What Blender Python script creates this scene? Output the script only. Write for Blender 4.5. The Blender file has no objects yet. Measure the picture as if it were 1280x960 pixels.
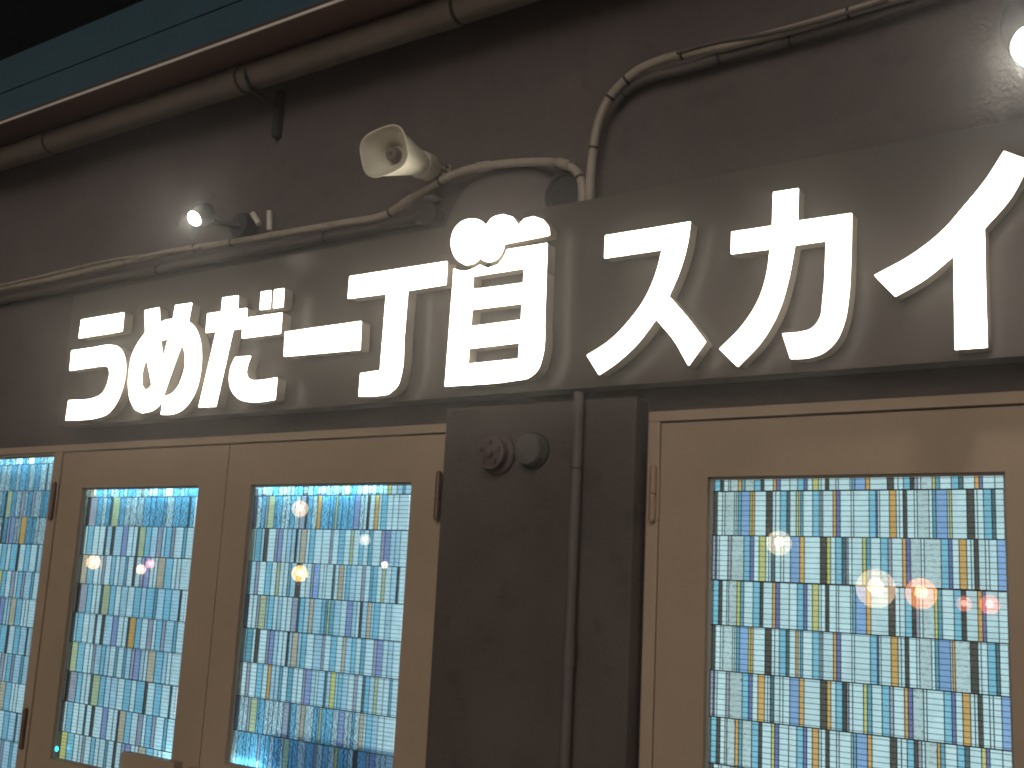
import bpy, bmesh, math, random
from mathutils import Vector, Matrix
random.seed(7)
scene = bpy.context.scene
R_ = math.radians

# ------------------------------------------------------------------ camera
CAM = Vector((0.0, -2.5, 1.6))
YAW, PITCH, ROLL, FPX = R_(-35.766), R_(10.4352), R_(2.9147), 1387.66
fwd = Vector((math.sin(YAW) * math.cos(PITCH), math.cos(YAW) * math.cos(PITCH), math.sin(PITCH)))
rgt = Vector((math.cos(YAW), -math.sin(YAW), 0))
upv = rgt.cross(fwd)
c_, s_ = math.cos(ROLL), math.sin(ROLL)
rgt, upv = c_ * rgt + s_ * upv, -s_ * rgt + c_ * upv
cd = bpy.data.cameras.new("camera")
cam = bpy.data.objects.new("camera", cd)
scene.collection.objects.link(cam)
cam.matrix_world = Matrix(((rgt.x, upv.x, -fwd.x, CAM.x), (rgt.y, upv.y, -fwd.y, CAM.y), (rgt.z, upv.z, -fwd.z, CAM.z), (0, 0, 0, 1)))
cd.sensor_fit = 'HORIZONTAL'
cd.sensor_width = 36
cd.lens = 36 * FPX / 1280
cd.clip_start = 0.05
cd.clip_end = 2000
scene.camera = cam

# ------------------------------------------------------------------ world, sun, exposure
w = bpy.data.worlds.new("World")
scene.world = w
w.use_nodes = True
nt = w.node_tree
bg = nt.nodes["Background"]
sky = nt.nodes.new("ShaderNodeTexSky")
sky.sky_type = 'NISHITA'
sky.sun_disc = False
sky.sun_elevation = R_(-4)
sky.sun_rotation = R_(200)
nt.links.new(sky.outputs[0], bg.inputs[0])
bg.inputs[1].default_value = 0.05
sd = bpy.data.lights.new("plaza_light", 'SUN')     # the dim, broad lamplight of the street in front
sd.energy = 0.93
sd.angle = R_(42)
sd.color = (1.0, 0.90, 0.79)
so = bpy.data.objects.new("plaza_light", sd)
scene.collection.objects.link(so)
so.rotation_euler = Vector((-0.30, 1.0, -0.45)).normalized().to_track_quat('-Z', 'Y').to_euler()
vs = scene.view_settings
vs.view_transform = 'Standard'
vs.look = 'None'
vs.exposure = 0
vs.gamma = 1
scene.cycles.use_denoising = True
scene.cycles.filter_width = 2.0
scene.cycles.max_bounces = 10
scene.cycles.transmission_bounces = 8
scene.cycles.sample_clamp_indirect = 4


# ------------------------------------------------------------------ helpers
def at(px, py, Y):
    """point of the plane y = Y that the photograph shows at pixel (px, py)"""
    d = (px - 640) * rgt - (py - 480) * upv + FPX * fwd
    return CAM + d * ((Y - CAM.y) / d.y)


def link(o, parent=None):
    scene.collection.objects.link(o)
    if parent is not None:
        o.parent = parent
        o.matrix_parent_inverse = Matrix.Translation(parent.location).inverted()
    return o


def tag(o, label=None, cat=None, group=None, kind=None):
    if label: o["label"] = label
    if cat: o["category"] = cat
    if group: o["group"] = group
    if kind: o["kind"] = kind
    return o


def empty(name, loc, label, cat, group=None):
    o = bpy.data.objects.new(name, None)
    o.location = loc
    o.empty_display_size = 0.1
    link(o)
    return tag(o, label, cat, group)


def build(name, bm, m, parent=None, smooth=False, kind=None):
    me = bpy.data.meshes.new(name)
    bmesh.ops.recalc_face_normals(bm, faces=bm.faces)
    bm.to_mesh(me)
    bm.free()
    for k in (m if isinstance(m, (list, tuple)) else [m]): me.materials.append(k)
    if smooth:
        for p in me.polygons: p.use_smooth = True
        try: me.set_sharp_from_angle(angle=R_(38))
        except Exception: pass
    o = bpy.data.objects.new(name, me)
    link(o, parent)
    if kind: o["kind"] = kind
    return o


def add_box(bm, x0, x1, y0, y1, z0, z1, bev=0.0):
    mtx = Matrix.Translation(((x0 + x1) / 2, (y0 + y1) / 2, (z0 + z1) / 2)) @ Matrix.Diagonal((abs(x1 - x0), abs(y1 - y0), abs(z1 - z0), 1))
    r = bmesh.ops.create_cube(bm, size=1, matrix=mtx)
    if bev:
        es = list({e for v in r['verts'] for e in v.link_edges})
        bmesh.ops.bevel(bm, geom=es, offset=bev, segments=2, affect='EDGES', profile=0.6)
    return bm


def box(name, x0, x1, y0, y1, z0, z1, m, parent=None, bev=0.0, kind=None):
    return build(name, add_box(bmesh.new(), x0, x1, y0, y1, z0, z1, bev), m, parent, kind=kind)


def frame_axes(t):
    t = t.normalized()
    a = Vector((0, 0, 1)) if abs(t.z) < 0.9 else Vector((1, 0, 0))
    u = t.cross(a).normalized()
    return u, t.cross(u).normalized()


def tube(bm, pts, r, n=12, caps=True):
    """tube of one or several radii along a polyline"""
    pts = [Vector(p) for p in pts]
    rings, u = [], None
    for i, p in enumerate(pts):
        t = (pts[min(i + 1, len(pts) - 1)] - pts[max(i - 1, 0)]).normalized()
        if u is None: u, v = frame_axes(t)
        else:
            u = (u - t * u.dot(t)).normalized()
            v = t.cross(u)
        rr = r[i] if isinstance(r, (list, tuple)) else r
        rings.append([bm.verts.new(p + (u * math.cos(2 * math.pi * k / n) + v * math.sin(2 * math.pi * k / n)) * rr) for k in range(n)])
    for a, b in zip(rings, rings[1:]):
        for k in range(n): bm.faces.new((a[k], a[(k + 1) % n], b[(k + 1) % n], b[k]))
    if caps:
        bm.faces.new(rings[0][::-1])
        bm.faces.new(rings[-1])
    return bm


def smooth_path(pts, sub=6):
    pts = [Vector(p) for p in pts]
    out = []
    for i in range(len(pts) - 1):
        p0, p1, p2, p3 = pts[max(i - 1, 0)], pts[i], pts[i + 1], pts[min(i + 2, len(pts) - 1)]
        for k in range(sub):
            t = k / sub
            out.append(0.5 * ((2 * p1) + (p2 - p0) * t + (2 * p0 - 5 * p1 + 4 * p2 - p3) * t * t + (3 * p1 - p0 - 3 * p2 + p3) * t ** 3))
    out.append(pts[-1])
    return out


def lathe(bm, base, axis, prof, n=28, caps=True):
    """prof: list of (distance along the axis, radius)"""
    base, axis = Vector(base), Vector(axis).normalized()
    u, v = frame_axes(axis)
    rings = []
    for d, r in prof:
        rings.append([bm.verts.new(base + axis * d + (u * math.cos(2 * math.pi * k / n) + v * math.sin(2 * math.pi * k / n)) * r) for k in range(n)])
    for a, b in zip(rings, rings[1:]):
        for k in range(n): bm.faces.new((a[k], a[(k + 1) % n], b[(k + 1) % n], b[k]))
    if caps:
        bm.faces.new(rings[0][::-1])
        bm.faces.new(rings[-1])
    return bm


def ring_panel(bm, X0, X1, Z0, Z1, x0, x1, z0, z1, y0, y1):
    """flat panel with one rectangular opening"""
    o = [(X0, Z0), (X1, Z0), (X1, Z1), (X0, Z1)]
    i = [(x0, z0), (x1, z0), (x1, z1), (x0, z1)]
    V = [[bm.verts.new((x, y, z)) for x, z in q] for y in (y0, y1) for q in (o, i)]
    fo, fi, bo, bi = V
    for k in range(4):
        j = (k + 1) % 4
        bm.faces.new((fo[k], fo[j], fi[j], fi[k]))
        bm.faces.new((bo[k], bi[k], bi[j], bo[j]))
        bm.faces.new((fo[k], bo[k], bo[j], fo[j]))
        bm.faces.new((fi[k], fi[j], bi[j], bi[k]))
    return bm


# ------------------------------------------------------------------ materials
def mat(name, col, rough=0.6, metal=0.0, var=0.0, vscale=3.0, bump=0.0, bscale=60.0, spec=0.5, stretch=None, emit=None, estr=0.0, dirt=0.0):
    m = bpy.data.materials.new(name)
    m.use_nodes = True
    t = m.node_tree
    b = t.nodes["Principled BSDF"]
    b.inputs["Base Color"].default_value = (*col, 1)
    b.inputs["Roughness"].default_value = rough
    b.inputs["Metallic"].default_value = metal
    b.inputs["Specular IOR Level"].default_value = spec
    geo = t.nodes.new("ShaderNodeNewGeometry")
    src = geo.outputs["Position"]
    if stretch:
        mp = t.nodes.new("ShaderNodeMapping")
        mp.inputs["Scale"].default_value = stretch
        t.links.new(src, mp.inputs[0])
        src = mp.outputs[0]
    if var:
        n = t.nodes.new("ShaderNodeTexNoise")
        n.inputs["Scale"].default_value = vscale
        n.inputs["Detail"].default_value = 8
        n.inputs["Roughness"].default_value = 0.62
        t.links.new(src, n.inputs["Vector"])
        r = t.nodes.new("ShaderNodeMapRange")
        r.inputs[1].default_value, r.inputs[2].default_value = 0.3, 0.7
        r.inputs[3].default_value, r.inputs[4].default_value = 1 - var, 1 + var
        t.links.new(n.outputs[0], r.inputs[0])
        mx = t.nodes.new("ShaderNodeMix")
        mx.data_type = 'RGBA'
        mx.blend_type = 'MULTIPLY'
        mx.inputs[0].default_value = 1
        mx.inputs[6].default_value = (*col, 1)
        t.links.new(r.outputs[0], mx.inputs[7])
        out = mx.outputs[2]
        if dirt:
            n2 = t.nodes.new("ShaderNodeTexNoise")
            n2.inputs["Scale"].default_value = 14
            n2.inputs["Detail"].default_value = 10
            t.links.new(geo.outputs["Position"], n2.inputs["Vector"])
            cr = t.nodes.new("ShaderNodeMapRange")
            cr.inputs[1].default_value, cr.inputs[2].default_value = 0.58, 0.72
            cr.inputs[4].default_value = dirt
            t.links.new(n2.outputs[0], cr.inputs[0])
            m2 = t.nodes.new("ShaderNodeMix")
            m2.data_type = 'RGBA'
            m2.inputs[7].default_value = (col[0] * .35, col[1] * .33, col[2] * .3, 1)
            t.links.new(cr.outputs[0], m2.inputs[0])
            t.links.new(out, m2.inputs[6])
            out = m2.outputs[2]
        t.links.new(out, b.inputs["Base Color"])
        rr = t.nodes.new("ShaderNodeMapRange")
        rr.inputs[1].default_value, rr.inputs[2].default_value = 0.3, 0.7
        rr.inputs[3].default_value, rr.inputs[4].default_value = max(rough - .08, .02), min(rough + .08, 1)
        t.links.new(n.outputs[0], rr.inputs[0])
        t.links.new(rr.outputs[0], b.inputs["Roughness"])
    if bump:
        n = t.nodes.new("ShaderNodeTexNoise")
        n.inputs["Scale"].default_value = bscale
        n.inputs["Detail"].default_value = 6
        t.links.new(src, n.inputs["Vector"])
        bp = t.nodes.new("ShaderNodeBump")
        bp.inputs["Strength"].default_value = bump
        bp.inputs["Distance"].default_value = 0.01
        t.links.new(n.outputs[0], bp.inputs["Height"])
        t.links.new(bp.outputs[0], b.inputs["Normal"])
    if emit:
        b.inputs["Emission Color"].default_value = (*emit, 1)
        b.inputs["Emission Strength"].default_value = estr
    return m


def glass(name, col, ripple=0.05, rscale=45.0, rough=0.03, ior=1.22, dist=0.01):
    """cast coloured glass: tinted, slightly wavy, with small variations from piece to piece"""
    m = bpy.data.materials.new(name)
    m.use_nodes = True
    t = m.node_tree
    b = t.nodes["Principled BSDF"]
    b.inputs["Roughness"].default_value = rough
    b.inputs["Transmission Weight"].default_value = 1
    b.inputs["IOR"].default_value = ior
    geo = t.nodes.new("ShaderNodeNewGeometry")
    oi = t.nodes.new("ShaderNodeObjectInfo")
    r = t.nodes.new("ShaderNodeMapRange")
    r.inputs[3].default_value, r.inputs[4].default_value = (0.88, 1.0) if ripple else (1.0, 1.0)
    t.links.new(oi.outputs["Random"], r.inputs[0])
    n0 = t.nodes.new("ShaderNodeTexNoise")
    n0.inputs["Scale"].default_value = 22
    n0.inputs["Detail"].default_value = 3
    t.links.new(geo.outputs["Position"], n0.inputs["Vector"])
    r0 = t.nodes.new("ShaderNodeMapRange")
    r0.inputs[1].default_value, r0.inputs[2].default_value = 0.3, 0.7
    r0.inputs[3].default_value, r0.inputs[4].default_value = (0.90, 1.03) if ripple else (1.0, 1.0)
    t.links.new(n0.outputs[0], r0.inputs[0])
    mu = t.nodes.new("ShaderNodeMath")
    mu.operation = 'MULTIPLY'
    t.links.new(r.outputs[0], mu.inputs[0])
    t.links.new(r0.outputs[0], mu.inputs[1])
    mx = t.nodes.new("ShaderNodeMix")
    mx.data_type = 'RGBA'
    mx.blend_type = 'MULTIPLY'
    mx.inputs[0].default_value = 1
    mx.inputs[6].default_value = (*col, 1)
    t.links.new(mu.outputs[0], mx.inputs[7])
    t.links.new(mx.outputs[2], b.inputs["Base Color"])
    n = t.nodes.new("ShaderNodeTexNoise")
    n.inputs["Scale"].default_value = rscale
    n.inputs["Detail"].default_value = 2
    t.links.new(geo.outputs["Position"], n.inputs["Vector"])
    bp = t.nodes.new("ShaderNodeBump")
    bp.inputs["Strength"].default_value = ripple
    bp.inputs["Distance"].default_value = dist
    t.links.new(n.outputs[0], bp.inputs["Height"])
    t.links.new(bp.outputs[0], b.inputs["Normal"])
    return m


def emitter(name, col, s):
    m = bpy.data.materials.new(name)
    m.use_nodes = True
    t = m.node_tree
    t.nodes.remove(t.nodes["Principled BSDF"])
    e = t.nodes.new("ShaderNodeEmission")
    e.inputs[0].default_value = (*col, 1)
    e.inputs[1].default_value = s
    t.links.new(e.outputs[0], t.nodes["Material Output"].inputs[0])
    return m


M = {
    'wall': mat('brown_plaster', (0.120, 0.099, 0.095), 0.85, var=0.16, vscale=2.2, bump=0.25, bscale=90, spec=0.25, dirt=0.25),
    'pillar': mat('pillar_plaster', (0.102, 0.086, 0.080), 0.85, var=0.2, vscale=3, bump=0.3, bscale=80, spec=0.25, dirt=0.3),
    'soffit': mat('soffit_board', (0.085, 0.045, 0.038), 0.8, var=0.12, bump=0.1, bscale=70, spec=0.25),
    'edge': mat('pale_drip_edge', (0.75, 0.72, 0.68), 0.4, var=0.1),
    'blue': mat('blue_cladding', (0.036, 0.088, 0.125), 0.7, var=0.12, vscale=0.8, bump=0.05, spec=0.3),
    'board': mat('dark_glossy_sign_panel', (0.108, 0.092, 0.083), 0.28, bump=0.004, bscale=5, spec=0.55),
    'return': mat('cream_letter_side', (0.40, 0.35, 0.29), 0.5),
    'pipe': mat('painted_drain_pipe', (0.195, 0.16, 0.135), 0.55, var=0.14, vscale=6, bump=0.04, dirt=0.25),
    'pipe_dark': mat('dark_pipe_ring', (0.03, 0.026, 0.025), 0.6),
    'conduit': mat('beige_cable_conduit', (0.36, 0.31, 0.25), 0.5, var=0.12, vscale=9, bump=0.03, dirt=0.35),
    'duct': mat('brown_cable_duct', (0.115, 0.096, 0.088), 0.6, var=0.15, vscale=8, dirt=0.3),
    'band': mat('black_cable_tie', (0.02, 0.018, 0.018), 0.6),
    'bracket': mat('dark_hanger_steel', (0.035, 0.038, 0.034), 0.55, 0.3, var=0.2, vscale=20),
    'horn': mat('ivory_speaker_plastic', (0.74, 0.70, 0.58), 0.4, var=0.06, vscale=12, spec=0.5),
    'horn_dark': mat('speaker_throat_plastic', (0.18, 0.165, 0.145), 0.5),
    'black': mat('black_lamp_housing', (0.018, 0.018, 0.021), 0.45),
    'door': mat('tan_door_paint', (0.41, 0.315, 0.228), 0.5, var=0.07, vscale=2.5, bump=0.05, bscale=120, spec=0.4, dirt=0.06),
    'frame': mat('tan_frame_paint', (0.44, 0.34, 0.248), 0.5, var=0.08, vscale=3, bump=0.05, bscale=120, spec=0.4, dirt=0.08),
    'bead': mat('grey_glazing_bead', (0.42, 0.43, 0.42), 0.35, 0.4, var=0.1, vscale=8),
    'hinge': mat('brown_hinge_steel', (0.16, 0.11, 0.085), 0.4, 0.4, var=0.15, vscale=30),
    'hinge_pale': mat('painted_hinge', (0.36, 0.26, 0.18), 0.45, var=0.1, vscale=30),
    
    'came': mat('dark_lead_came', (0.02, 0.028, 0.032), 0.5, 0.3),
    'slat': mat('grey_green_blind', (0.6, 0.68, 0.68), 0.7),
    'white': mat('white_panel', (0.75, 0.8, 0.8), 0.8, emit=(0.68, 0.89, 0.99), estr=0.92),
    'white_right': mat('white_panel_warm', (0.75, 0.8, 0.78), 0.8, emit=(0.80, 0.97, 1.0), estr=0.93),
    'paving': mat('pale_stone_paving', (0.30, 0.27, 0.245), 0.85, var=0.2, bump=0.3, bscale=40),
    'inlet': mat('dull_red_brown_fitting', (0.11, 0.078, 0.074), 0.7, 0.0, var=0.3, vscale=30, dirt=0.5),
    'cap': mat('grey_cap', (0.105, 0.092, 0.088), 0.7, 0.0, var=0.2, vscale=20),
    'vent': mat('vent_cover_paint', (0.125, 0.105, 0.10), 0.6, var=0.12, vscale=10),
    'pvc': mat('white_pvc', (0.6, 0.55, 0.48), 0.5, var=0.1, vscale=20),
    'letter': emitter('lit_letter_face', (1.0, 0.92, 0.77), 10.0),
    'spot': emitter('spot_lamp_face', (1.0, 0.93, 0.82), 40.0),
    'led': emitter('cold_led', (0.42, 0.80, 1.0), 16.0),
    'cyan': emitter('cyan_reflection_glow', (0.05, 0.8, 1.0), 2.5),
}
GL = {
    'M': glass('pale_blue_grey_glass', (0.46, 0.66, 0.76), 0.05),
    'y': glass('faint_yellow_glass', (0.52, 0.55, 0.34), 0.035),
    'o': glass('faint_amber_glass', (0.58, 0.48, 0.36), 0.035),
    'v': glass('faint_violet_glass', (0.30, 0.36, 0.58), 0.035),
    'L': glass('pale_glass', (0.64, 0.80, 0.83), 0.03),
    'T': glass('hammered_grey_glass', (0.58, 0.69, 0.70), 1.0, 150, 0.06, 1.4, .0035),
    'C': glass('cyan_glass', (0.27, 0.56, 0.70), 0.035),
    'B': glass('teal_glass', (0.19, 0.42, 0.52), 0.035),
    'U': glass('cornflower_glass', (0.30, 0.45, 0.72), 0.035),
    'V': glass('violet_glass', (0.20, 0.22, 0.44), 0.035),
    'P': glass('mauve_glass', (0.40, 0.40, 0.48), 0.035),
    'O': glass('amber_glass', (0.74, 0.42, 0.15), 0.035),
    'Y': glass('yellow_glass', (0.68, 0.63, 0.24), 0.035),
    'G': glass('smoke_glass', (0.12, 0.18, 0.20), 0.035),
    'K': glass('black_glass', (0.11, 0.10, 0.085), 0.035),
    'W': glass('rippled_blue_glass', (0.74, 0.94, 1.0), 1.0, 150, 0.04, 1.33, .008),
    'X': glass('rippled_deep_blue_glass', (0.28, 0.68, 0.94), 1.0, 150, 0.04, 1.33, .008),
}

M['counter'] = bpy.data.materials.new('smoked_blue_acrylic')
M['counter'].use_nodes = True
_t = M['counter'].node_tree
_t.nodes.remove(_t.nodes["Principled BSDF"])
_b = _t.nodes.new("ShaderNodeBsdfTransparent")
_b.inputs[0].default_value = (0.58, 0.64, 0.72, 1)
_t.links.new(_b.outputs[0], _t.nodes["Material Output"].inputs[0])
CLEAR = glass('clear_glass', (1, 1, 1), 0.0, rough=0.0, ior=1.5)
# ------------------------------------------------------------------ ground
box('ground', -29, 7, -15, 2.5, -0.3, 0.0, M['paving'], kind='structure')

# ------------------------------------------------------------------ building
bld = empty('building', (-1.5, 0.2, 0), 'dark brown building wall with a pillar, an eave and blue cladding above', 'building')
WY = 0.015                        # wall plane
FL0, FL1, FR0, FR1 = -5.05, -1.99, -1.36, 0.28
ZF = 2.065
bm = bmesh.new()
add_box(bm, -14, 5, WY, 0.30, ZF + .001, 3.36)
add_box(bm, -14, FL0, WY, 0.30, 0, ZF + .001)
add_box(bm, FL1 + .001, FR0 - .001, WY, 0.30, 0, ZF + .001)
add_box(bm, FR1, 5, WY, 0.30, 0, ZF + .001)
build('wall', bm, M['wall'], bld)
box('pillar', -1.992, -1.372, -0.05, WY + .01, 0, 2.10, M['pillar'], bld, bev=0.006)
EY, EZ = -0.29, at(215, 75.5, -0.29).z
box('soffit', -14, 5, EY + .006, 0.5, EZ - .004, EZ + .02, M['soffit'], bld)
box('drip_edge', -14, 5, EY, EY + .0055, EZ - .004, EZ + .004, M['edge'], bld, bev=0.001)
# blue clad storey set back above the eave, in two courses with a joint
UY = 0.9
zt = at(0, 76, UY).z
zj = at(0, 117.5, UY).z
xs = [-18, -2.5, 5]
for a, b in zip(xs, xs[1:]):
    box('cladding_panel', a + .003, b - .003, UY, UY + .04, EZ + .022, zj - .004, M['blue'], bld, bev=0.003)
    box('cladding_panel', a + .003, b - .003, UY, UY + .04, zj + .004, zt, M['blue'], bld, bev=0.003)
box('upper_wall', -18, 5, UY + .042, UY + .3, EZ + .022, zt - .01, M['pipe_dark'], bld)

# ------------------------------------------------------------------ doors and windows
ZR = lambda k: 1.861 - 0.1072 * k          # joint heights of the stained glass courses
GY = 0.03


def row_px(o, sc, y, x0, items):
    """course read from the photograph: [(right end in the enlargement, glass code)]"""
    out, a = [], x0
    for e, c in items:
        out.append((at(o + a * sc, y, GY).x, at(o + e * sc, y, GY).x, c))
        a = e
    return out


def parse(s):
    q = s.split()
    return [(float(v), c) for v, c in zip(q[::2], q[1::2])]


S1 = 0.15625
RA = row_px(876, S1, 646, 67, parse("85 L 108 L 135 K 175 L 195 L 270 T 285 L 300 L 325 B 395 U 412 Y 432 O 525 L 575 K 600 L 637 L 690 C 715 G 765 L 785 Y 800 L 820 B 897 L 950 C 962 L 978 P 1060 L 1085 O 1118 V 1205 L 1225 L")) + \
    row_px(1066, S1, 646, 9, parse("133 L 187 C 200 V 217 L 295 L 350 O 375 L 405 L 435 K 495 L 518 L 612 T 640 L 668 B 760 U 775 L 795 Y 915 T 975 K 1000 L 1050 L 1115 C 1145 G 1215 L 1240 Y"))
RB = row_px(876, S1, 709, 60, parse("95 L 118 P 130 V 148 L 218 L 245 P 345 T 395 C 425 V 468 L 520 Y 545 L 565 L 595 G 640 L 665 L 718 L 793 U 830 O 958 L 1010 K 1040 Y 1080 L 1132 C 1165 G 1182 P 1210 L")) + \
    row_px(1066, S1, 709, -5, parse("80 L 110 Y 145 B 225 L 285 C 315 P 400 L 430 O 465 V 550 T 575 L 710 T 770 C 800 V 855 L 915 O 950 L 975 L 1010 K 1065 L 1095 L 1160 L 1240 U"))
RC = row_px(876, S1, 756, 50, parse("100 L 145 C 172 K 210 L 225 L 290 T 318 O 345 B 420 T 475 C 500 K 575 L 600 O 633 V 710 L 773 L 825 C 852 V 895 L 945 Y 965 L 1000 L 1028 K 1085 L 1105 L 1200 L 1215 L 1241 B")) + \
    row_px(1070, S1, 756, -1, parse("85 U 120 O 262 L 315 K 350 L 395 L 450 C 480 K 510 P 535 L 630 T 655 Y 690 B 785 L 845 C 882 G 975 L 1012 O 1040 V 1140 L 1216 L"))
S2 = 0.208333
BA = row_px(280, S2, 680, 163, parse("190 L 225 B 242 L 265 K 310 L 325 P 352 U 378 L 405 L 430 L 442 K 460 L 495 O 515 L 545 C 590 L 640 L 655 P 690 L 725 C 760 L 780 Y 815 L 840 C 870 L 895 K 945 L 965 P 1000 U 1030 L 1060 L 1103 L"))
BB = row_px(280, S2, 722, 147, parse("190 L 210 P 250 L 285 C 315 L 335 Y 360 L 385 L 402 B 435 L 465 K 495 L 525 L 540 P 575 U 600 L 615 L 655 L 668 G 690 L 720 Y 735 L 760 C 795 L 830 L 850 P 880 L 895 G 922 C 950 L 970 Y 1005 L 1040 L 1055 K 1093 L"))
BC = row_px(280, S2, 759, 130, parse("150 V 175 L 200 L 215 P 255 Y 268 L 300 C 325 L 350 L 380 L 410 L 445 P 456 G 485 C 515 L 540 O 590 L 612 C 625 B 640 Y 665 K 705 L 740 L 775 V 800 L 820 L 835 K 865 L 890 O 905 L 940 C 975 L 1010 L 1072 L"))
AA = row_px(60, S2, 632, 208, parse("240 L 258 K 300 P 330 X 355 W 380 L 392 G 435 Y 468 C 500 L 540 L 580 W 620 X 650 L 700 C 716 K 760 L 800 X 850 L 860 G 886 L"))
AB = row_px(60, S2, 670, 192, parse("205 L 215 P 240 L 275 C 310 L 345 L 355 G 385 L 402 K 450 L 482 V 515 L 540 L 550 G 588 Y 622 C 660 L 690 P 710 L 745 C 765 P 815 L 835 B 880 L"))
AC = row_px(60, S2, 710, 172, parse("200 L 240 O 280 C 310 L 330 L 345 P 380 L 405 C 430 L 465 L 480 B 515 L 530 K 560 L 580 P 615 V 640 L 660 L 705 Y 750 C 775 L 800 L 872 L"))

cubes = {}


def unit_cube(code):
    if code not in cubes:
        bm = bmesh.new()
        bmesh.ops.create_cube(bm, size=1)
        me = bpy.data.meshes.new('glass_strip')
        bm.to_mesh(me)
        bm.free()
        me.materials.append(GL[code])
        cubes[code] = me
    return cubes[code]


def stained_glass(parent, x0, x1, ztop, zbot, courses, first, back, budget=285, ripple=None, cw=.0008, fade=0.0):
    """leaded window: came grid > one glass_strip per piece; courses[(first+k)%3] is the k-th course"""
    came = bmesh.new()
    win = bpy.data.objects.new('stained_glass_window', None)      # placed below, once the grid is known
    pieces = []
    k = 0
    zhi = ztop
    while zhi > zbot + .004:
        zlo = max(zbot, min(ZR(k), ztop - .002)) if ztop <= ZR(k - 1) + .001 else ZR(k)
        zlo = max(zlo, zbot)
        cs = courses[(first + k) % 3]
        rnd = random.Random(k * 31 + int(abs(x0) * 100))
        for a, b, c in cs:
            a, b = max(a, x0), min(b, x1)
            if b - a < .003: continue
            if c in 'OY' and k >= 3 and rnd.random() < .45: c = 'Y' if c == 'O' else 'O'
            if c == 'G' and rnd.random() < .25: c = 'K'
            if c == 'T' and k % 2 and rnd.random() < .3: c = 'L'
            if c == 'L' and rnd.random() < fade: c = 'M'
            if fade and rnd.random() < .75: c = {'Y': 'y', 'O': 'o', 'V': 'v', 'U': 'v'}.get(c, c)
            if fade and c == 'K' and rnd.random() < .4: c = 'B'
            if ripple and c in 'LMCBTUVWX':
                if ripple(k, (a + b) / 2): c = {'L': 'W', 'M': 'X', 'T': 'W', 'W': 'W', 'C': 'X', 'X': 'X', 'B': 'X', 'U': 'X', 'V': 'V'}[c]
                elif c in 'WX': c = 'L' if c == 'W' else 'C'
            pieces.append((a, b, zlo, zhi, c))
            if a > x0 + .004: add_box(came, a - cw, a + cw, GY - .0016, GY + .0022, zlo, zhi)
        add_box(came, x0 - .004, x1 + .004, GY - .0022, GY + .0030, zlo - .0013, zlo + .0013)
        zhi = zlo
        k += 1
    me = bpy.data.meshes.new('stained_glass_window')
    came.to_mesh(me)
    came.free()
    me.materials.append(M['came'])
    win = bpy.data.objects.new('stained_glass_window', me)
    link(win, parent)
    off = parent.location
    for a, b, z0, z1, c in pieces[:budget]:
        o = bpy.data.objects.new('glass_strip', unit_cube(c))
        scene.collection.objects.link(o)
        o.parent = win
        jog = random.uniform(-.0004, .0004)
        o.location = ((a + b) / 2, GY + jog, (z0 + z1) / 2)
        o.scale = (b - a - 2 * cw - .0002, .002, z1 - z0 - .0027)
    rest = pieces[budget:]
    if rest:
        byc = {}
        for p in rest: byc.setdefault(p[4], []).append(p)
        bmr = bmesh.new()
        mats = []
        for i, (c, ps) in enumerate(byc.items()):
            mats.append(GL[c])
            for a, b, z0, z1, _ in ps:
                n0 = len(bmr.faces)
                add_box(bmr, a + .0014, b - .0014, GY - .001, GY + .001, z0 + .0014, z1 - .0013)
                bmr.faces.ensure_lookup_table()
                for f in bmr.faces[n0:]: f.material_index = i
        build('glass_strips_below', bmr, mats, parent, kind='stuff').name = 'lower_glass'
    # the blind behind the glass and the glowing sheet it hangs before
    sl = bmesh.new()
    z = zbot
    while z < ztop + .02:
        add_box(sl, x0 - .05, x1 + .05, GY + .020, GY + .022, z, z + .0013)
        z += .0122
    build('blind', sl, M['slat'], parent, kind='stuff')
    box('clear_pane', x0 - .003, x1 + .003, GY - .0105, GY - .0075, zbot - .003, ztop + .003, CLEAR, parent)
    box('light_sheet', x0 - .10, x1 + .10, GY + .085, GY + .090, zbot - .05, ztop + .06, back, parent)
    return win


def hinge(parent, x, z0, z1, m, y=-0.012):
    bm = bmesh.new()
    tube(bm, [(x, y, z0), (x, y, (z0 + z1) / 2 - .003)], .009, 12)
    tube(bm, [(x, y, (z0 + z1) / 2 + .001), (x, y, z1)], .009, 12)
    tube(bm, [(x, y, z0 - .004), (x, y, z1 + .004)], .0055, 10)
    add_box(bm, x - .014, x + .014, -.0025, -.0002, z0 + .004, z1 - .004)
    return build('hinge', bm, m, parent, smooth=True)


def bead(parent, x0, x1, z0, z1):
    t = .007
    ring = ring_panel(bmesh.new(), x0 + .0005, x1 - .0005, z0 + .0005, z1 - .0005, x0 + t, x1 - t, z0 + t, z1 - t, .0175, .0190)
    return build('glazing_bead', ring, M['bead'], parent)


def leaf(X0, X1, gx0, gx1, gz0, gz1, label, group=None):
    d = empty('door', (X0, 0.0, 0.0), label, 'door', group)
    build('door_panel', ring_panel(bmesh.new(), X0, X1, 0.012, 2.034, gx0, gx1, gz0, gz1, 0.003, 0.045), M['door'], d)
    bead(d, gx0, gx1, gz0, gz1)
    return d


# frames
def frame(x0, x1, inner0, inner1, label, hide_right=False):
    f = empty('door_frame', ((x0 + x1) / 2, 0, 0), label, 'door frame')
    box('head', x0, x1, -.004, .06, 2.0385, ZF, M['frame'], f, bev=.002)
    box('jamb', x0, inner0, -.004, .06, 0, 2.038, M['frame'], f, bev=.002)
    box('jamb', inner1, x1, -.004, .06, 0, 2.038, M['frame'], f, bev=.002)
    return f


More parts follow.
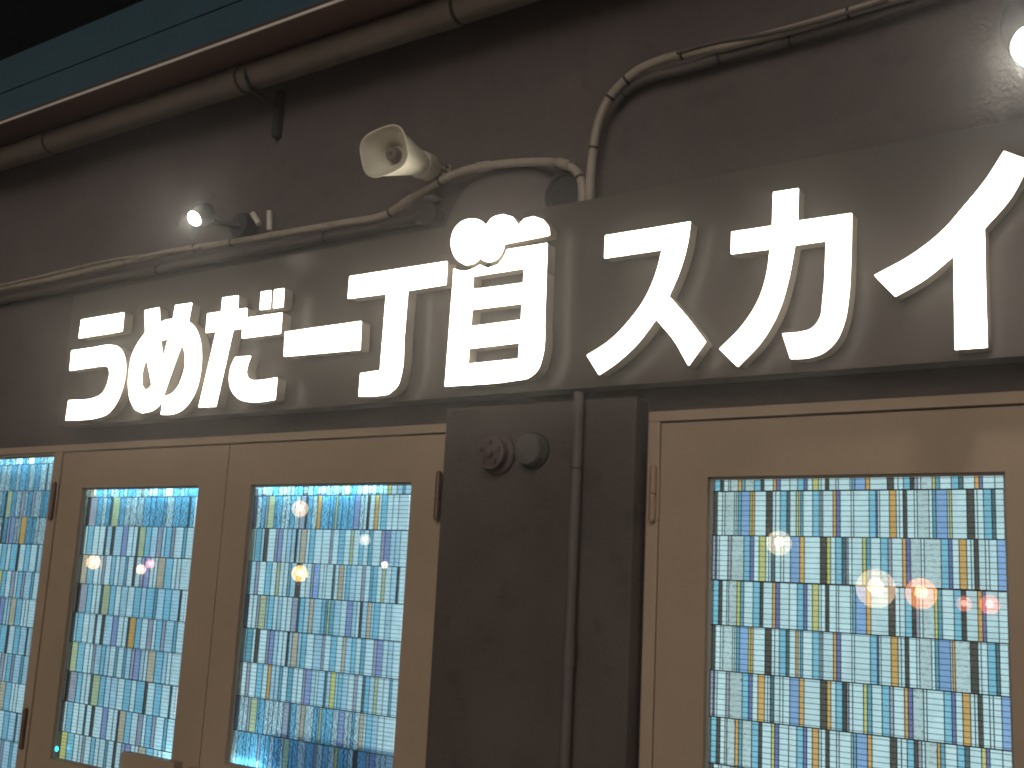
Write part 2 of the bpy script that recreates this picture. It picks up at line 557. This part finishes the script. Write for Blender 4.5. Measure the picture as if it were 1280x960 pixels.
frL = frame(FL0, FL1, FL0 + .03, FL1 - .033, 'tan frame around the fixed window and the pair of doors, left of the pillar')
box('mullion', -3.992, -3.9425, -.004, .06, 0, 2.038, M['frame'], frL, bev=.002)
frR = frame(FR0, FR1, FR0 + .033, FR1 - .03, 'tan frame of the single door at the right, right of the pillar')

# door A and door B (the pair), door R, and the fixed window at the far left
dA = leaf(-3.939, -2.9745, -3.795, -3.116, 0.905, 1.896, 'tan door at the left edge with narrow stained glass and a lock case')
dB = leaf(-2.9705, -2.026, -2.852, -2.151, 1.005, 1.896, 'tan door beside the pillar, right leaf of the pair, blue stained glass')
dR = leaf(-1.325, -0.372, -1.195, -0.510, 0.905, 1.895, 'wide tan door right of the pillar with the brightest stained glass')
# floor of the lower courses: pieces below the view are left as one joined part
stained_glass(dA, -3.835, -3.112, 1.9, 0.90, [AA, AB, AC], 2, M['white'],
              ripple=lambda k, x: (k == 0) or (k == 1 and True), cw=.0005, fade=.3)
stained_glass(dB, -2.868, -2.148, 1.9, 1.00, [BA, BB, BC], 1, M['white'],
              ripple=lambda k, x: (k <= 1 and x < -2.36) or (k >= 7 and x < -2.2 and (k > 7 or x < -2.3)), cw=.0005, fade=.3)
stained_glass(dR, -1.212, -0.506, 1.9, 0.90, [RA, RB, RC], 2, M['white_right'])

fw = empty('fixed_window', (-4.5, 0, 0), 'fixed stained glass window at the left edge of the picture', 'window')
build('window_rim', ring_panel(bmesh.new(), -5.018, -3.993, 0.3, 2.037, -5.0, -4.012, 0.5, 2.029, .006, .04), M['frame'], fw)
bead(fw, -5.0, -4.012, 0.5, 2.029)
sh = lambda rows, d: [(a + d, b + d, c) for a, b, c in rows]
W1 = [sh(r, -1.62) + sh(r, -0.896) for r in (AB, AC, AA)]
k0 = 0
# same courses as the doors; the window starts two courses higher
ZR_keep = ZR
ZR = lambda k: 1.998 - 0.1067 * k
stained_glass(fw, -4.99, -4.008, 2.032, 0.70, W1, 1, M['white'], ripple=lambda k, x: k <= 3, cw=.0005, fade=.3)
ZR = ZR_keep

box('smoked_screen', -2.72, -2.15, 0.062, 0.072, 1.01, 1.115, M['counter'], dB)
# cold light bars at the head of the windows, behind the glass
def led_bar(parent, x0, x1, z, y=0.098):
    box('light_bar', x0, x1, y, y + .012, z - .016, z + .011, M['led'], parent)


led_bar(dA, -3.85, -3.10, 1.894)
led_bar(dB, -2.90, -2.36, 1.894)
led_bar(fw, -4.9, -4.01, 2.030)
led_bar(dA, -3.30, -3.115, 0.955, .05)  # both lower bars: glowing strips added for the glints along the glass bottom
led_bar(dB, -2.86, -2.74, 1.012, .05)

# hinges
for d, x, z0, z1, m in ((dA, -3.956, 1.775, 1.915, M['hinge']), (dA, -3.962, 0.925, 1.065, M['hinge']), (dB, -2.036, 1.786, 1.92, M['hinge']),
                        (dB, -2.036, 0.92, 1.06, M['hinge']), (dR, -1.338, 1.786, 1.922, M['hinge_pale']), (dR, -1.338, 0.92, 1.06, M['hinge_pale'])):
    hinge(d, x, z0, z1, m)

# lock cases
p, q = at(153, 938, -.03), at(211, 951, -.03)
box('lock_case', p.x, q.x + .03, -.034, .0028, 0.72, p.z - .004, M['door'], dA, bev=.004)
p, q = at(232, 957, -.03), at(292, 962, -.03)
box('lock_case', p.x, q.x, -.034, .0028, 0.72, p.z - .004, M['door'], dB, bev=.004)
c = at(72, 936, .0)
bm = lathe(bmesh.new(), (c.x, -.002, c.z), (0, -1, 0), [(0, .009), (.003, .009), (.0035, .004), (.006, .004)], 20)
tag(build('cyan_reflection', bm, M['cyan'], None, smooth=True), 'small cyan glowing disc standing for an LED reflection on the left door stile near the bottom', 'light')  # emissive disc put on the stile in place of a reflected LED

# ------------------------------------------------------------------ pillar: pipe and inlets
def conduit(name, px, Y, r, label, ties=(), m='conduit', cat='pipe', group=None, couplings=()):
    pts = smooth_path([at(x, y, Y if not isinstance(Y, (list, tuple)) else Y[i]) for i, (x, y) in enumerate(px)], 8)
    root = empty(name, pts[0], label, cat, group)
    build('tube', tube(bmesh.new(), pts, r, 14), M[m], root, smooth=True)
    L = len(pts) - 1
    for f in ties:
        i = max(1, min(L - 1, int(f * L)))
        t = (pts[i + 1] - pts[i - 1]).normalized()
        build('tie_band', tube(bmesh.new(), [pts[i] - t * .0035, pts[i] + t * .0035], r * 1.14, 14), M['band'], root, smooth=True)
    for f in couplings:
        i = max(1, min(L - 1, int(f * L)))
        t = (pts[i + 1] - pts[i - 1]).normalized()
        build('coupling', tube(bmesh.new(), [pts[i] - t * .022, pts[i] + t * .022], r * 1.2, 14), M[m], root, smooth=True)
    return root


yp = -0.05 - .022
a, b = at(724, 492, yp), at(707, 960, yp)
dn = empty('down_pipe', (a.x, yp, 0), 'thin vertical grey brown pipe running down the dark pillar', 'pipe')
bm = bmesh.new()
tube(bm, [(a.x, yp, 2.115), (a.x, yp, 0.02)], .0145, 16)
build('tube', bm, M['duct'], dn, smooth=True)
zc = at(718, 586, yp).z
build('coupling', tube(bmesh.new(), [(a.x, yp, zc - .002), (a.x, yp, zc + .004)], .0158, 16), M['pipe_dark'], dn, smooth=True)
zc = at(712, 815, yp).z
build('coupling', tube(bmesh.new(), [(a.x, yp, zc - .035), (a.x, yp, zc + .035)], .0168, 16), M['duct'], dn, smooth=True)

c = at(613, 566, -.09)
inl = empty('hose_inlet', (c.x, -.05, c.z), 'round reddish fire hose inlet on the pillar, left of a plain cap', 'hose inlet', 'round fittings on the pillar')
build('flange', lathe(bmesh.new(), (c.x, -.05, c.z), (0, -1, 0), [(0, .056), (.010, .056), (.014, .052), (.015, .042), (.03, .040), (.034, .045), (.042, .045), (.044, .041)], 32), M['inlet'], inl, smooth=True)
bm = bmesh.new()
for k in range(5):
    an = 2 * math.pi * k / 5 + .3
    add_box(bm, c.x + .03 * math.cos(an) - .006, c.x + .03 * math.cos(an) + .006, -.102, -.093, c.z + .03 * math.sin(an) - .006, c.z + .03 * math.sin(an) + .006, .001)
build('lug', bm, M['inlet'], inl, kind='stuff')
build('spindle', lathe(bmesh.new(), (c.x, -.09, c.z), (0, -1, 0), [(0, .014), (.014, .012), (.016, .006)], 16), M['inlet'], inl, smooth=True)
c = at(657, 561, -.09)
cp = empty('wall_fitting', (c.x, -.05, c.z), 'plain round grey cap on the pillar, right of the reddish inlet', 'cap', 'round fittings on the pillar')
build('cap_body', lathe(bmesh.new(), (c.x, -.05, c.z), (0, -1, 0), [(0, .044), (.03, .043), (.036, .040), (.038, .03)], 32), M['cap'], cp, smooth=True)
build('collar', lathe(bmesh.new(), (c.x, -.05, c.z), (0, -1, 0), [(0, .050), (.006, .050), (.008, .0445)], 32), M['pipe_dark'], cp, smooth=True)

# ------------------------------------------------------------------ big drain pipe under the eave
py_, pr = -0.115, 0.047
pz = at(200, 134, py_).z
pp = empty('eave_pipe', (-3, py_, pz), 'large drain pipe running under the eave along the whole wall', 'pipe')
build('tube', tube(bmesh.new(), [(-13, py_, pz), (4, py_, pz)], pr, 28), M['pipe'], pp, smooth=True)
for px, py in ((52, 181), (293, 97), (562, 20)):
    x = at(px, py, py_ - pr).x
    build('joint_ring', tube(bmesh.new(), [(x - .005, py_, pz), (x + .005, py_, pz)], pr * 1.03, 28), M['pipe_dark'], pp, smooth=True)
    build('socket', tube(bmesh.new(), [(x - .17, py_, pz), (x - .006, py_, pz)], [pr * 1.01, pr * 1.07], 28), M['pipe'], pp, smooth=True)
# hanger: strap under the pipe and an upright fixed to the wall
x = at(318, 118, py_).x
br = empty('pipe_hanger', (x, 0, pz - .2), 'dark steel hanger bracket holding the large pipe under the eave', 'bracket')
bm = bmesh.new()
arc = [(x + .0, py_ + (pr + .004) * math.cos(a_), pz + (pr + .004) * math.sin(a_)) for a_ in [math.pi * (1.0 + k / 10) for k in range(11)]]
for p0, p1 in zip(arc, arc[1:]): tube(bm, [p0, p1], .006, 6)
build('strap', bm, M['bracket'], br)
zb = at(333, 178, WY).z
box('upright', x - .013, x + .013, -.012, WY + .001, zb, pz - .01, M['bracket'], br, bev=.002)
build('arm', tube(bmesh.new(), [(x, py_ - pr * .9, pz - .02), (x, py_ - .02, pz - pr - .012), (x, -.01, pz - pr - .03)], .008, 8), M['bracket'], br)
build('bolt', lathe(bmesh.new(), (x, -.012, zb + .03), (0, -1, 0), [(0, .007), (.006, .007)], 6), M['bracket'], br)

# ------------------------------------------------------------------ conduits above the sign
cy = -0.035
conduit('cable_conduit', [(-60, 374), (0, 361), (60, 350), (120, 336), (180, 322), (230, 312), (290, 303), (360, 291), (430, 279), (475, 271), (500, 258), (545, 229), (585, 212), (640, 204), (690, 203), (715, 210), (727, 228), (728, 262)],
        cy, .0125, 'beige cable conduit arching over the round letter top and running left along the sign', ties=(.31, .36, .565, .60, .66, .735, .84, .93), couplings=(.605, .73, .855))
conduit('cable_conduit', [(737, 262), (738, 225), (741, 190), (749, 150), (765, 118), (795, 90), (830, 74), (870, 65), (930, 52), (1000, 34), (1070, 13), (1150, -10), (1330, -62)],
        cy, .0125, 'beige cable conduit rising from the sign and bending right along the upper wall', ties=(.03, .18, .33, .39, .555, .83))
conduit('cable_conduit', [(770, 128), (787, 110), (815, 96), (850, 88), (900, 73), (960, 58), (1040, 36), (1120, 12), (1180, -6), (1330, -50)],
        -.012, .0135, 'brown conduit under the beige one, along the upper wall at the right', ties=(.08, .45, .6), couplings=(.42, .58), m='duct')
conduit('thin_cable', [(-60, 366), (0, 357), (70, 341), (130, 327), (190, 318), (250, 310)], -.05, .006, 'thin cable lying over the conduit at the left edge of the wall', m='conduit', cat='cable')
conduit('thin_cable', [(846, 66), (900, 52), (960, 42), (1040, 22), (1110, 0)], -.05, .005, 'thin cable parting from the conduits at the upper right', m='duct', cat='cable')
conduit('cable_duct', [(-60, 388), (0, 376), (80, 361), (160, 345), (240, 329), (340, 309), (430, 292), (520, 275)], -.01, .017,
        'dark brown duct behind the conduit, above the left half of the sign', m='duct', cat='duct', ties=(.5, .83))
c = at(533, 267, -.03)
jb = empty('junction_box', (c.x, 0, c.z), 'small round brown junction box at the end of the duct below the horn speaker', 'junction box')
build('box_body', lathe(bmesh.new(), (c.x, WY, c.z), (0, -1, 0), [(0, .036), (.036, .036), (.042, .034), (.044, .028)], 28), M['duct'], jb, smooth=True)
build('box_spout', tube(bmesh.new(), [(c.x - .02, -.008, c.z), (c.x - .06, -.008, c.z)], .02, 14), M['duct'], jb, smooth=True)
build('clip', add_box(bmesh.new(), c.x - .012, c.x + .025, -.03, WY, c.z + .052, c.z + .058), M['conduit'], jb)

# round covers behind the sign top
c = at(622, 292, -.02)
vc = empty('vent_cover', (c.x, WY, c.z), 'wide shallow round cover on the wall behind the bubble topped letter', 'vent cover')
build('cover_disc', lathe(bmesh.new(), (c.x, WY, c.z), (0, -1, 0), [(0, .222), (.018, .220), (.026, .212), (.030, .19), (.034, .10)], 64), M['vent'], vc, smooth=True)
c = at(704, 240, -.03)
v2 = empty('round_vent', (c.x, WY, c.z), 'small dark round cap half hidden behind the bend of the conduit', 'vent cap')
build('cap_body', lathe(bmesh.new(), (c.x, WY, c.z), (0, -1, 0), [(0, .085), (.02, .084), (.03, .075), (.034, .06)], 40), M['duct'], v2, smooth=True)
build('cap_rim', lathe(bmesh.new(), (c.x, -.02, c.z), (0, -1, 0), [(0, .062), (.006, .062), (.007, .055), (.002, .05)], 40), M['pipe_dark'], v2, smooth=True)

# ------------------------------------------------------------------ horn speaker
mc = at(480, 189, -.30)
bc = at(527, 206, -.10)
ax = (mc - bc).normalized()
sp = empty('horn_speaker', (bc.x, WY, bc.z), 'ivory horn loudspeaker with a rounded square mouth above the sign', 'loudspeaker')
sx = Vector((0, 0, 1)).cross(ax).normalized()
sz = ax.cross(sx).normalized()
sx, sz = sx * math.cos(.2) + sz * math.sin(.2), sz * math.cos(.2) - sx * math.sin(.2)


def horn_ring(bm, cen, w_, h_, e, n=40):
    vs_ = []
    for k in range(n):
        a_ = 2 * math.pi * k / n
        ca, sa = math.cos(a_), math.sin(a_)
        vs_.append(bm.verts.new(cen + sx * (w_ * math.copysign(abs(ca) ** (2 / e), ca)) + sz * (h_ * math.copysign(abs(sa) ** (2 / e), sa))))
    return vs_


def loft(bm, rings, cap0=False, cap1=False):
    for a_, b_ in zip(rings, rings[1:]):
        n = len(a_)
        for k in range(n): bm.faces.new((a_[k], a_[(k + 1) % n], b_[(k + 1) % n], b_[k]))
    if cap0: bm.faces.new(rings[0][::-1])
    if cap1: bm.faces.new(rings[-1])


HL = (mc - bc).length
W = .079
bm = bmesh.new()
prof = [(0, .036, 2.2), (.22, .044, 2.3), (.45, .053, 2.6), (.68, .062, 2.9), (.86, .069, 3.0), (.96, .0755, 3.1), (1.0, W, 3.1), (1.012, W, 3.1), (1.014, W - .004, 3.1),
        (.98, W - .009, 3.5), (.92, .060, 3.2), (.85, .047, 2.8), (.78, .037, 2.4), (.70, .030, 2.2)]
loft(bm, [horn_ring(bm, bc + ax * (HL * d), r_, r_ * .87, e) for d, r_, e in prof], True, True)
build('horn', bm, M['horn'], sp, smooth=True)
build('throat_plug', lathe(bmesh.new(), bc + ax * HL * .69, ax, [(0, .022), (.022, .021), (.027, .017), (.028, .006), (.024, .004)], 24), M['horn_dark'], sp, smooth=True)
build('driver', lathe(bmesh.new(), bc + ax * (HL * .12), -ax, [(0, .034), (.01, .042), (.06, .042), (.068, .036), (.07, .026), (.10, .024), (.102, .014)], 28), M['horn'], sp, smooth=True)
pb = bc - ax * .03
bm = bmesh.new()
tube(bm, [pb + Vector((0, 0, .0)), Vector((pb.x + .015, WY - .01, pb.z + .012))], .009, 10)
add_box(bm, pb.x - .005, pb.x + .025, WY - .008, WY + .001, pb.z - .02, pb.z + .03, .002)
build('mount_bracket', bm, M['conduit'], sp)
build('mount_bolt', lathe(bmesh.new(), (pb.x + .018, WY - .008, pb.z + .02), (0, -1, 0), [(0, .006), (.012, .006)], 8), M['bracket'], sp)

# ------------------------------------------------------------------ spot lamps
def spot_lamp(face, aim, r, label, power, arm_to):
    aim = aim.normalized()
    root = empty('spot_lamp', arm_to, label, 'spot lamp', 'spot lamps above the sign')
    bm = bmesh.new()
    back = face - aim * r * 2.6
    lathe(bm, back, aim, [(-r * .5, r * .6), (-r * .3, r * 1.2), (r * .5, r * 1.62), (r * 1.5, r * 1.55), (r * 2.3, r * 1.25), (r * 2.62, r * 1.08), (r * 2.66, r * 1.0), (r * 2.5, r * .97)], 32)
    build('housing', bm, M['black'], root, smooth=True)
    build('lamp_face', lathe(bmesh.new(), face - aim * .004, aim, [(0, r * .96), (.006, r * .93), (.012, r * .75), (.016, r * .4)], 32), M['spot'], root, smooth=True)
    mid = back + aim * r
    build('arm', tube(bmesh.new(), smooth_path([mid, mid.lerp(arm_to, .5) + Vector((0, -.01, -.012)), arm_to], 5), .011, 10), M['black'], root, smooth=True)
    ld = bpy.data.lights.new('lamp_beam', 'SPOT')
    ld.energy = power
    ld.color = (1.0, .93, .84)
    ld.spot_size = R_(160)
    ld.spot_blend = .8
    ld.shadow_soft_size = r * .8
    lo = bpy.data.objects.new('lamp_beam', ld)
    scene.collection.objects.link(lo)
    lo.location = face + aim * .02
    lo.rotation_euler = aim.to_track_quat('-Z', 'Y').to_euler()
    return root


f = at(243, 273, -.30)
arm = at(302, 282, -.02)
s1 = spot_lamp(f, Vector((.08, -.75, -.62)), .025, 'small lit black spot lamp above the left part of the sign', 4.0, arm)
bm = bmesh.new()
lathe(bm, arm + Vector((0, .035, 0)), (0, -1, 0), [(0, .05), (.04, .05), (.05, .044), (.052, .02)], 24)
build('mount_box', bm, M['black'], s1, smooth=True)
for (ax_, ay_), (bx_, by_) in (((316, 267), (324, 280)), ((337, 264), (337, 288))):
    a, b = at(ax_, ay_, -.03), at(bx_, by_, -.03)
    build('cable_gland', tube(bmesh.new(), [a, b], .010, 12), M['pvc'], s1, smooth=True)
f = at(1302, 58, -.34)
s2 = spot_lamp(f, Vector((-.10, -.42, -.72)), .055, 'large glaring spot lamp at the upper right corner of the picture', 11.0, at(1330, 30, 0.0))

# ------------------------------------------------------------------ the sign
SX0, SZ0, SZ1, SY = -3.885, 2.124, 2.644, -0.075
sign = empty('shop_sign', (-2, -.03, SZ0), 'long dark sign board with glowing white Japanese letters over the doors', 'sign')
box('sign_board', SX0, 1.6, SY, -.012, SZ0, SZ1, M['board'], sign, bev=.002)
box('mounting_rail', SX0 + .05, 1.5, -.0115, WY + .001, SZ1 - .09, SZ1 - .05, M['bracket'], sign)
box('mounting_rail', SX0 + .05, 1.5, -.0115, WY + .001, SZ0 + .05, SZ0 + .09, M['bracket'], sign)
LF, LB = -0.1305, -0.088            # letter front and back


def rounded(pts, closed=True, sub=5, lim=33):
    """outline with its gentle bends smoothed and its corners kept sharp"""
    n = len(pts)
    V_ = [Vector(p) for p in pts]
    corner, tan = [], []
    for i in range(n):
        a_, b_ = V_[i] - V_[i - 1], V_[(i + 1) % n] - V_[i]
        ang = abs(math.degrees(a_.angle(b_)))
        ratio = max(a_.length, b_.length) / max(min(a_.length, b_.length), 1e-6)
        corner.append(ang > lim)
        u_ = (a_.normalized() / max(a_.length, 1e-6) + b_.normalized() / max(b_.length, 1e-6)).normalized()
        tan.append(u_)
    out = []
    for i in range(n):
        j = (i + 1) % n
        p0, p1 = V_[i], V_[j]
        L = (p1 - p0).length
        if corner[i] and corner[j]:
            out.append(p0)
            continue
        ch = (p1 - p0).normalized()
        t0 = ch if corner[i] else tan[i]
        t1 = ch if corner[j] else tan[j]
        for k in range(sub):
            s = k / sub
            h00, h10, h01, h11 = 2 * s ** 3 - 3 * s ** 2 + 1, s ** 3 - 2 * s ** 2 + s, -2 * s ** 3 + 3 * s ** 2, s ** 3 - s ** 2
            out.append(h00 * p0 + h10 * L * t0 + h01 * p1 + h11 * L * t1)
    return out


def slab(name, loops, y0, y1, m, parent, grow=0.0):
    cu = bpy.data.curves.new(name, 'CURVE')
    cu.dimensions = '2D'
    cu.fill_mode = 'BOTH'
    cu.extrude = abs(y1 - y0) / 2
    for lp in loops:
        s = cu.splines.new('POLY')
        s.points.add(len(lp) - 1)
        for k, p in enumerate(lp): s.points[k].co = (p.x, p.z, 0, 1)
        s.use_cyclic_u = True
    tmp = bpy.data.objects.new(name, cu)
    me = bpy.data.meshes.new_from_object(tmp)
    bpy.data.objects.remove(tmp)
    me.transform(Matrix.Translation((0, (y0 + y1) / 2, 0)) @ Matrix.Rotation(math.pi / 2, 4, 'X'))
    me.materials.clear()
    me.materials.append(m)
    o = bpy.data.objects.new(name, me)
    return link(o, parent)


def letter(o, sc, shapes, label):
    """shapes: list of [outer, hole, ...] in an enlargement's pixels"""
    loops = []
    for sh_ in shapes:
        for lp in sh_:
            q = [Vector((o[0] + x * sc, o[1] + y * sc, 0)) for x, y in lp]
            loops.append([at(p_.x, p_.y, LF) for p_ in rounded(q)])
    root = slab('letter', loops, LF + .0035, LB, M['return'], sign)
    root["label"] = label
    slab('letter_face', loops, LF, LF + .0033, M['letter'], root)
    # stand-off pins between letter and board
    xs_ = [p_.x for lp in loops for p_ in lp]
    return root


k1 = .1875
letter((60, 360), k1, [[[(222, 212), (502, 165), (490, 287), (205, 333)]],
    [[(157, 418), (300, 397), (415, 381), (455, 388), (485, 412), (504, 455), (513, 540), (502, 625), (475, 715), (432, 795), (385, 842), (330, 862), (118, 881), (137, 750), (310, 732), (352, 712), (385, 668), (404, 610), (411, 560), (404, 530), (383, 515), (300, 526), (145, 549)]]],
    'glowing hiragana letter shaped like a bar over a hook')
letter((60, 360), k1, [[[(645, 150), (738, 130), (741, 236), (785, 214), (833, 207), (850, 115), (955, 100), (932, 222), (972, 258), (1003, 325), (1018, 430), (1011, 560), (985, 670), (940, 758), (885, 815), (822, 840), (752, 842), (772, 726), (822, 705), (862, 665), (893, 598), (914, 510), (912, 430), (891, 364), (845, 490), (765, 716), (748, 765), (700, 812), (625, 832), (580, 810), (550, 750), (536, 655), (540, 560), (560, 450), (598, 370), (650, 298)],
    [(746, 350), (803, 334), (764, 486)], [(655, 455), (692, 645), (672, 674), (645, 683), (626, 655), (621, 590), (634, 515)]]],
    'glowing hiragana letter of crossing loops')
letter((240, 340), k1, [[[(205, 172), (305, 158), (300, 250), (362, 242), (362, 306), (597, 272), (585, 408), (333, 440), (337, 373), (270, 383), (155, 895), (45, 900), (163, 393), (93, 403), (103, 278), (195, 265)]],
    [[(460, 133), (523, 123), (516, 241), (453, 250)]], [[(549, 119), (610, 110), (603, 230), (542, 240)]],
    [[(290, 568), (388, 560), (368, 615), (358, 670), (368, 706), (400, 722), (450, 722), (563, 705), (550, 848), (470, 862), (380, 864), (315, 846), (270, 800), (250, 735), (252, 670), (268, 610)]]],
    'glowing hiragana letter with two small dots at its top right')
letter((340, 240), .3125, [[[(52, 560), (355, 517), (350, 630), (48, 657)]]], 'glowing letter that is a single short bar')
letter((420, 300), .21888, [[[(78, 208), (632, 122), (625, 253), (407, 288), (385, 560), (370, 760), (345, 835), (295, 880), (235, 888), (130, 892), (140, 762), (252, 745), (287, 305), (68, 333)]]],
    'glowing letter shaped like a T with a hooked foot')
k4 = .2605
letter((540, 250), k4, [
    [[(118, 284), (96, 240), (92, 192), (106, 142), (142, 104), (192, 90), (232, 99), (257, 123), (292, 84), (342, 69), (386, 82), (414, 122), (443, 90), (488, 79), (532, 95), (557, 130), (562, 168), (345, 210), (336, 243), (312, 280), (275, 297), (248, 290), (232, 274), (204, 300), (160, 311)]],
    [[(104, 330), (150, 342), (200, 328), (230, 312), (268, 327), (318, 310), (345, 274), (360, 238), (550, 207), (546, 341), (442, 353), (440, 327), (195, 365), (193, 397), (100, 407)]],
    [[(99, 412), (192, 402), (193, 430), (438, 398), (441, 358), (546, 346), (538, 560), (527, 750), (505, 812), (460, 852), (400, 864), (62, 893)],
     [(190, 525), (432, 495), (428, 575), (182, 607)], [(175, 712), (420, 683), (415, 762), (170, 787)]]],
    'glowing letter like a ladder topped with three round bubbles')
letter((720, 260), .2293, [[[(160, 150), (622, 75), (605, 190), (565, 335), (503, 480), (600, 590), (705, 728), (612, 857), (530, 715), (435, 603), (335, 735), (225, 838), (125, 908), (60, 803), (170, 733), (285, 620), (378, 490), (438, 350), (470, 225), (155, 272)]]],
    'glowing katakana letter with a straight top and two spread legs')
letter((890, 220), .271, [[[(283, 75), (397, 57), (393, 208), (643, 172), (638, 400), (628, 560), (608, 675), (570, 760), (515, 812), (445, 837), (362, 842), (325, 727), (405, 720), (462, 702), (495, 662), (512, 560), (527, 297), (380, 318), (352, 470), (305, 625), (225, 765), (118, 878), (35, 797), (140, 690), (213, 575), (253, 450), (268, 335), (88, 358), (90, 258), (278, 230)]]],
    'glowing katakana letter of a cross bar with a hooked right leg')
letter((1080, 170), .2915, [[[(600, 65), (712, 106), (630, 262), (515, 395), (520, 640), (528, 905), (390, 915), (385, 510), (262, 612), (133, 687), (45, 597), (200, 512), (330, 412), (430, 300), (520, 190)]]],
    'glowing katakana letter at the right edge, slanting stroke on an upright')

# ------------------------------------------------------------------ street lamps across the street: the photograph shows them as reflections in the glass
def globe_lamp(x, y, z, r, col, s, label):
    r *= .72
    root = empty('street_lamp', (x, y, 0), label, 'street lamp', 'globe lamps across the street')
    bm = bmesh.new()
    bmesh.ops.create_uvsphere(bm, u_segments=20, v_segments=12, radius=r, matrix=Matrix.Translation((x, y, z)))
    gm = emitter('frosted_globe', col, s * .4)
    gt = gm.node_tree
    ad, tr = gt.nodes.new("ShaderNodeAddShader"), gt.nodes.new("ShaderNodeBsdfTransparent")
    tr.inputs[0].default_value = (.7, .7, .7, 1)
    gt.links.new(gt.nodes["Emission"].outputs[0], ad.inputs[0])
    gt.links.new(tr.outputs[0], ad.inputs[1])
    gt.links.new(ad.outputs[0], gt.nodes["Material Output"].inputs[0])
    g = build('globe', bm, gm, root, smooth=True)
    bm = bmesh.new()
    bmesh.ops.create_uvsphere(bm, u_segments=14, v_segments=9, radius=r * .42, matrix=Matrix.Translation((x, y, z + r * .1)))
    build('bulb', bm, emitter('bulb_glow', tuple(.2 + .8 * c_ for c_ in col), s * 3.2), g, smooth=True)
    build('post', tube(bmesh.new(), [(x, y, 0), (x, y, .3), (x, y, z - r * .95)], [.05, .035, .03], 10), M['bracket'], root, smooth=True)


for i, (px, py, r, col, s, l) in enumerate((
    (118, 703, .19, (1, .50, .20), 16, 'warm globe lamp, farthest left across the street'),
    (178, 712, .13, (1, .70, .50), 16, 'second warm globe lamp from the far left across the street'),
    (190, 705, .12, (1, .35, .40), 12, 'reddish globe lamp beside the second one across the street'),
    (376, 636, .20, (1, .66, .34), 12, 'tall orange globe lamp across the street'),
    (376, 717, .19, (1, .60, .16), 22, 'low orange globe lamp below the tall one across the street'),
    (458, 675, .13, (1, .92, .70), 9, 'pale globe lamp between the orange and the white one across the street'),
    (482, 706, .08, (1, .92, .80), 24, 'small white globe lamp across the street'),
    (975, 679, .22, (1, .80, .52), 10, 'tall cream globe lamp facing the right door'),
    (1096, 736, .32, (1, .68, .40), 10, 'large cream globe lamp facing the right door'),
    (1152, 742, .25, (1, .34, .08), 14, 'deep orange globe lamp facing the right door'),
    (1206, 755, .12, (1, .25, .12), 10, 'small red globe lamp facing the right door'),
    (1238, 756, .15, (1, .20, .08), 12, 'rightmost red globe lamp across the street'))):
    h = at(px, py, GY)
    d = h - CAM
    t = (GY + 11) / d.y
    globe_lamp(h.x + d.x * t, -11 + (i % 3) * .01, max(h.z + d.z * t, .5), r, col, s * 0.95, l)

# ------------------------------------------------------------------ thin scattering volume added to stand in for lens bloom round the lamps
hm = bpy.data.materials.new('bloom_volume')
hm.use_nodes = True
hn = hm.node_tree
hn.nodes.remove(hn.nodes['Principled BSDF'])
pv = hn.nodes.new('ShaderNodeVolumePrincipled')
pv.inputs['Color'].default_value = (0.95, 0.93, 0.91, 1)
pv.inputs['Density'].default_value = 0.012
pv.inputs['Anisotropy'].default_value = 0.93
hn.links.new(pv.outputs[0], hn.nodes['Material Output'].inputs['Volume'])
box('bloom_haze', -30, 8, -16, 3, -1.3, 9, hm, kind='stuff')
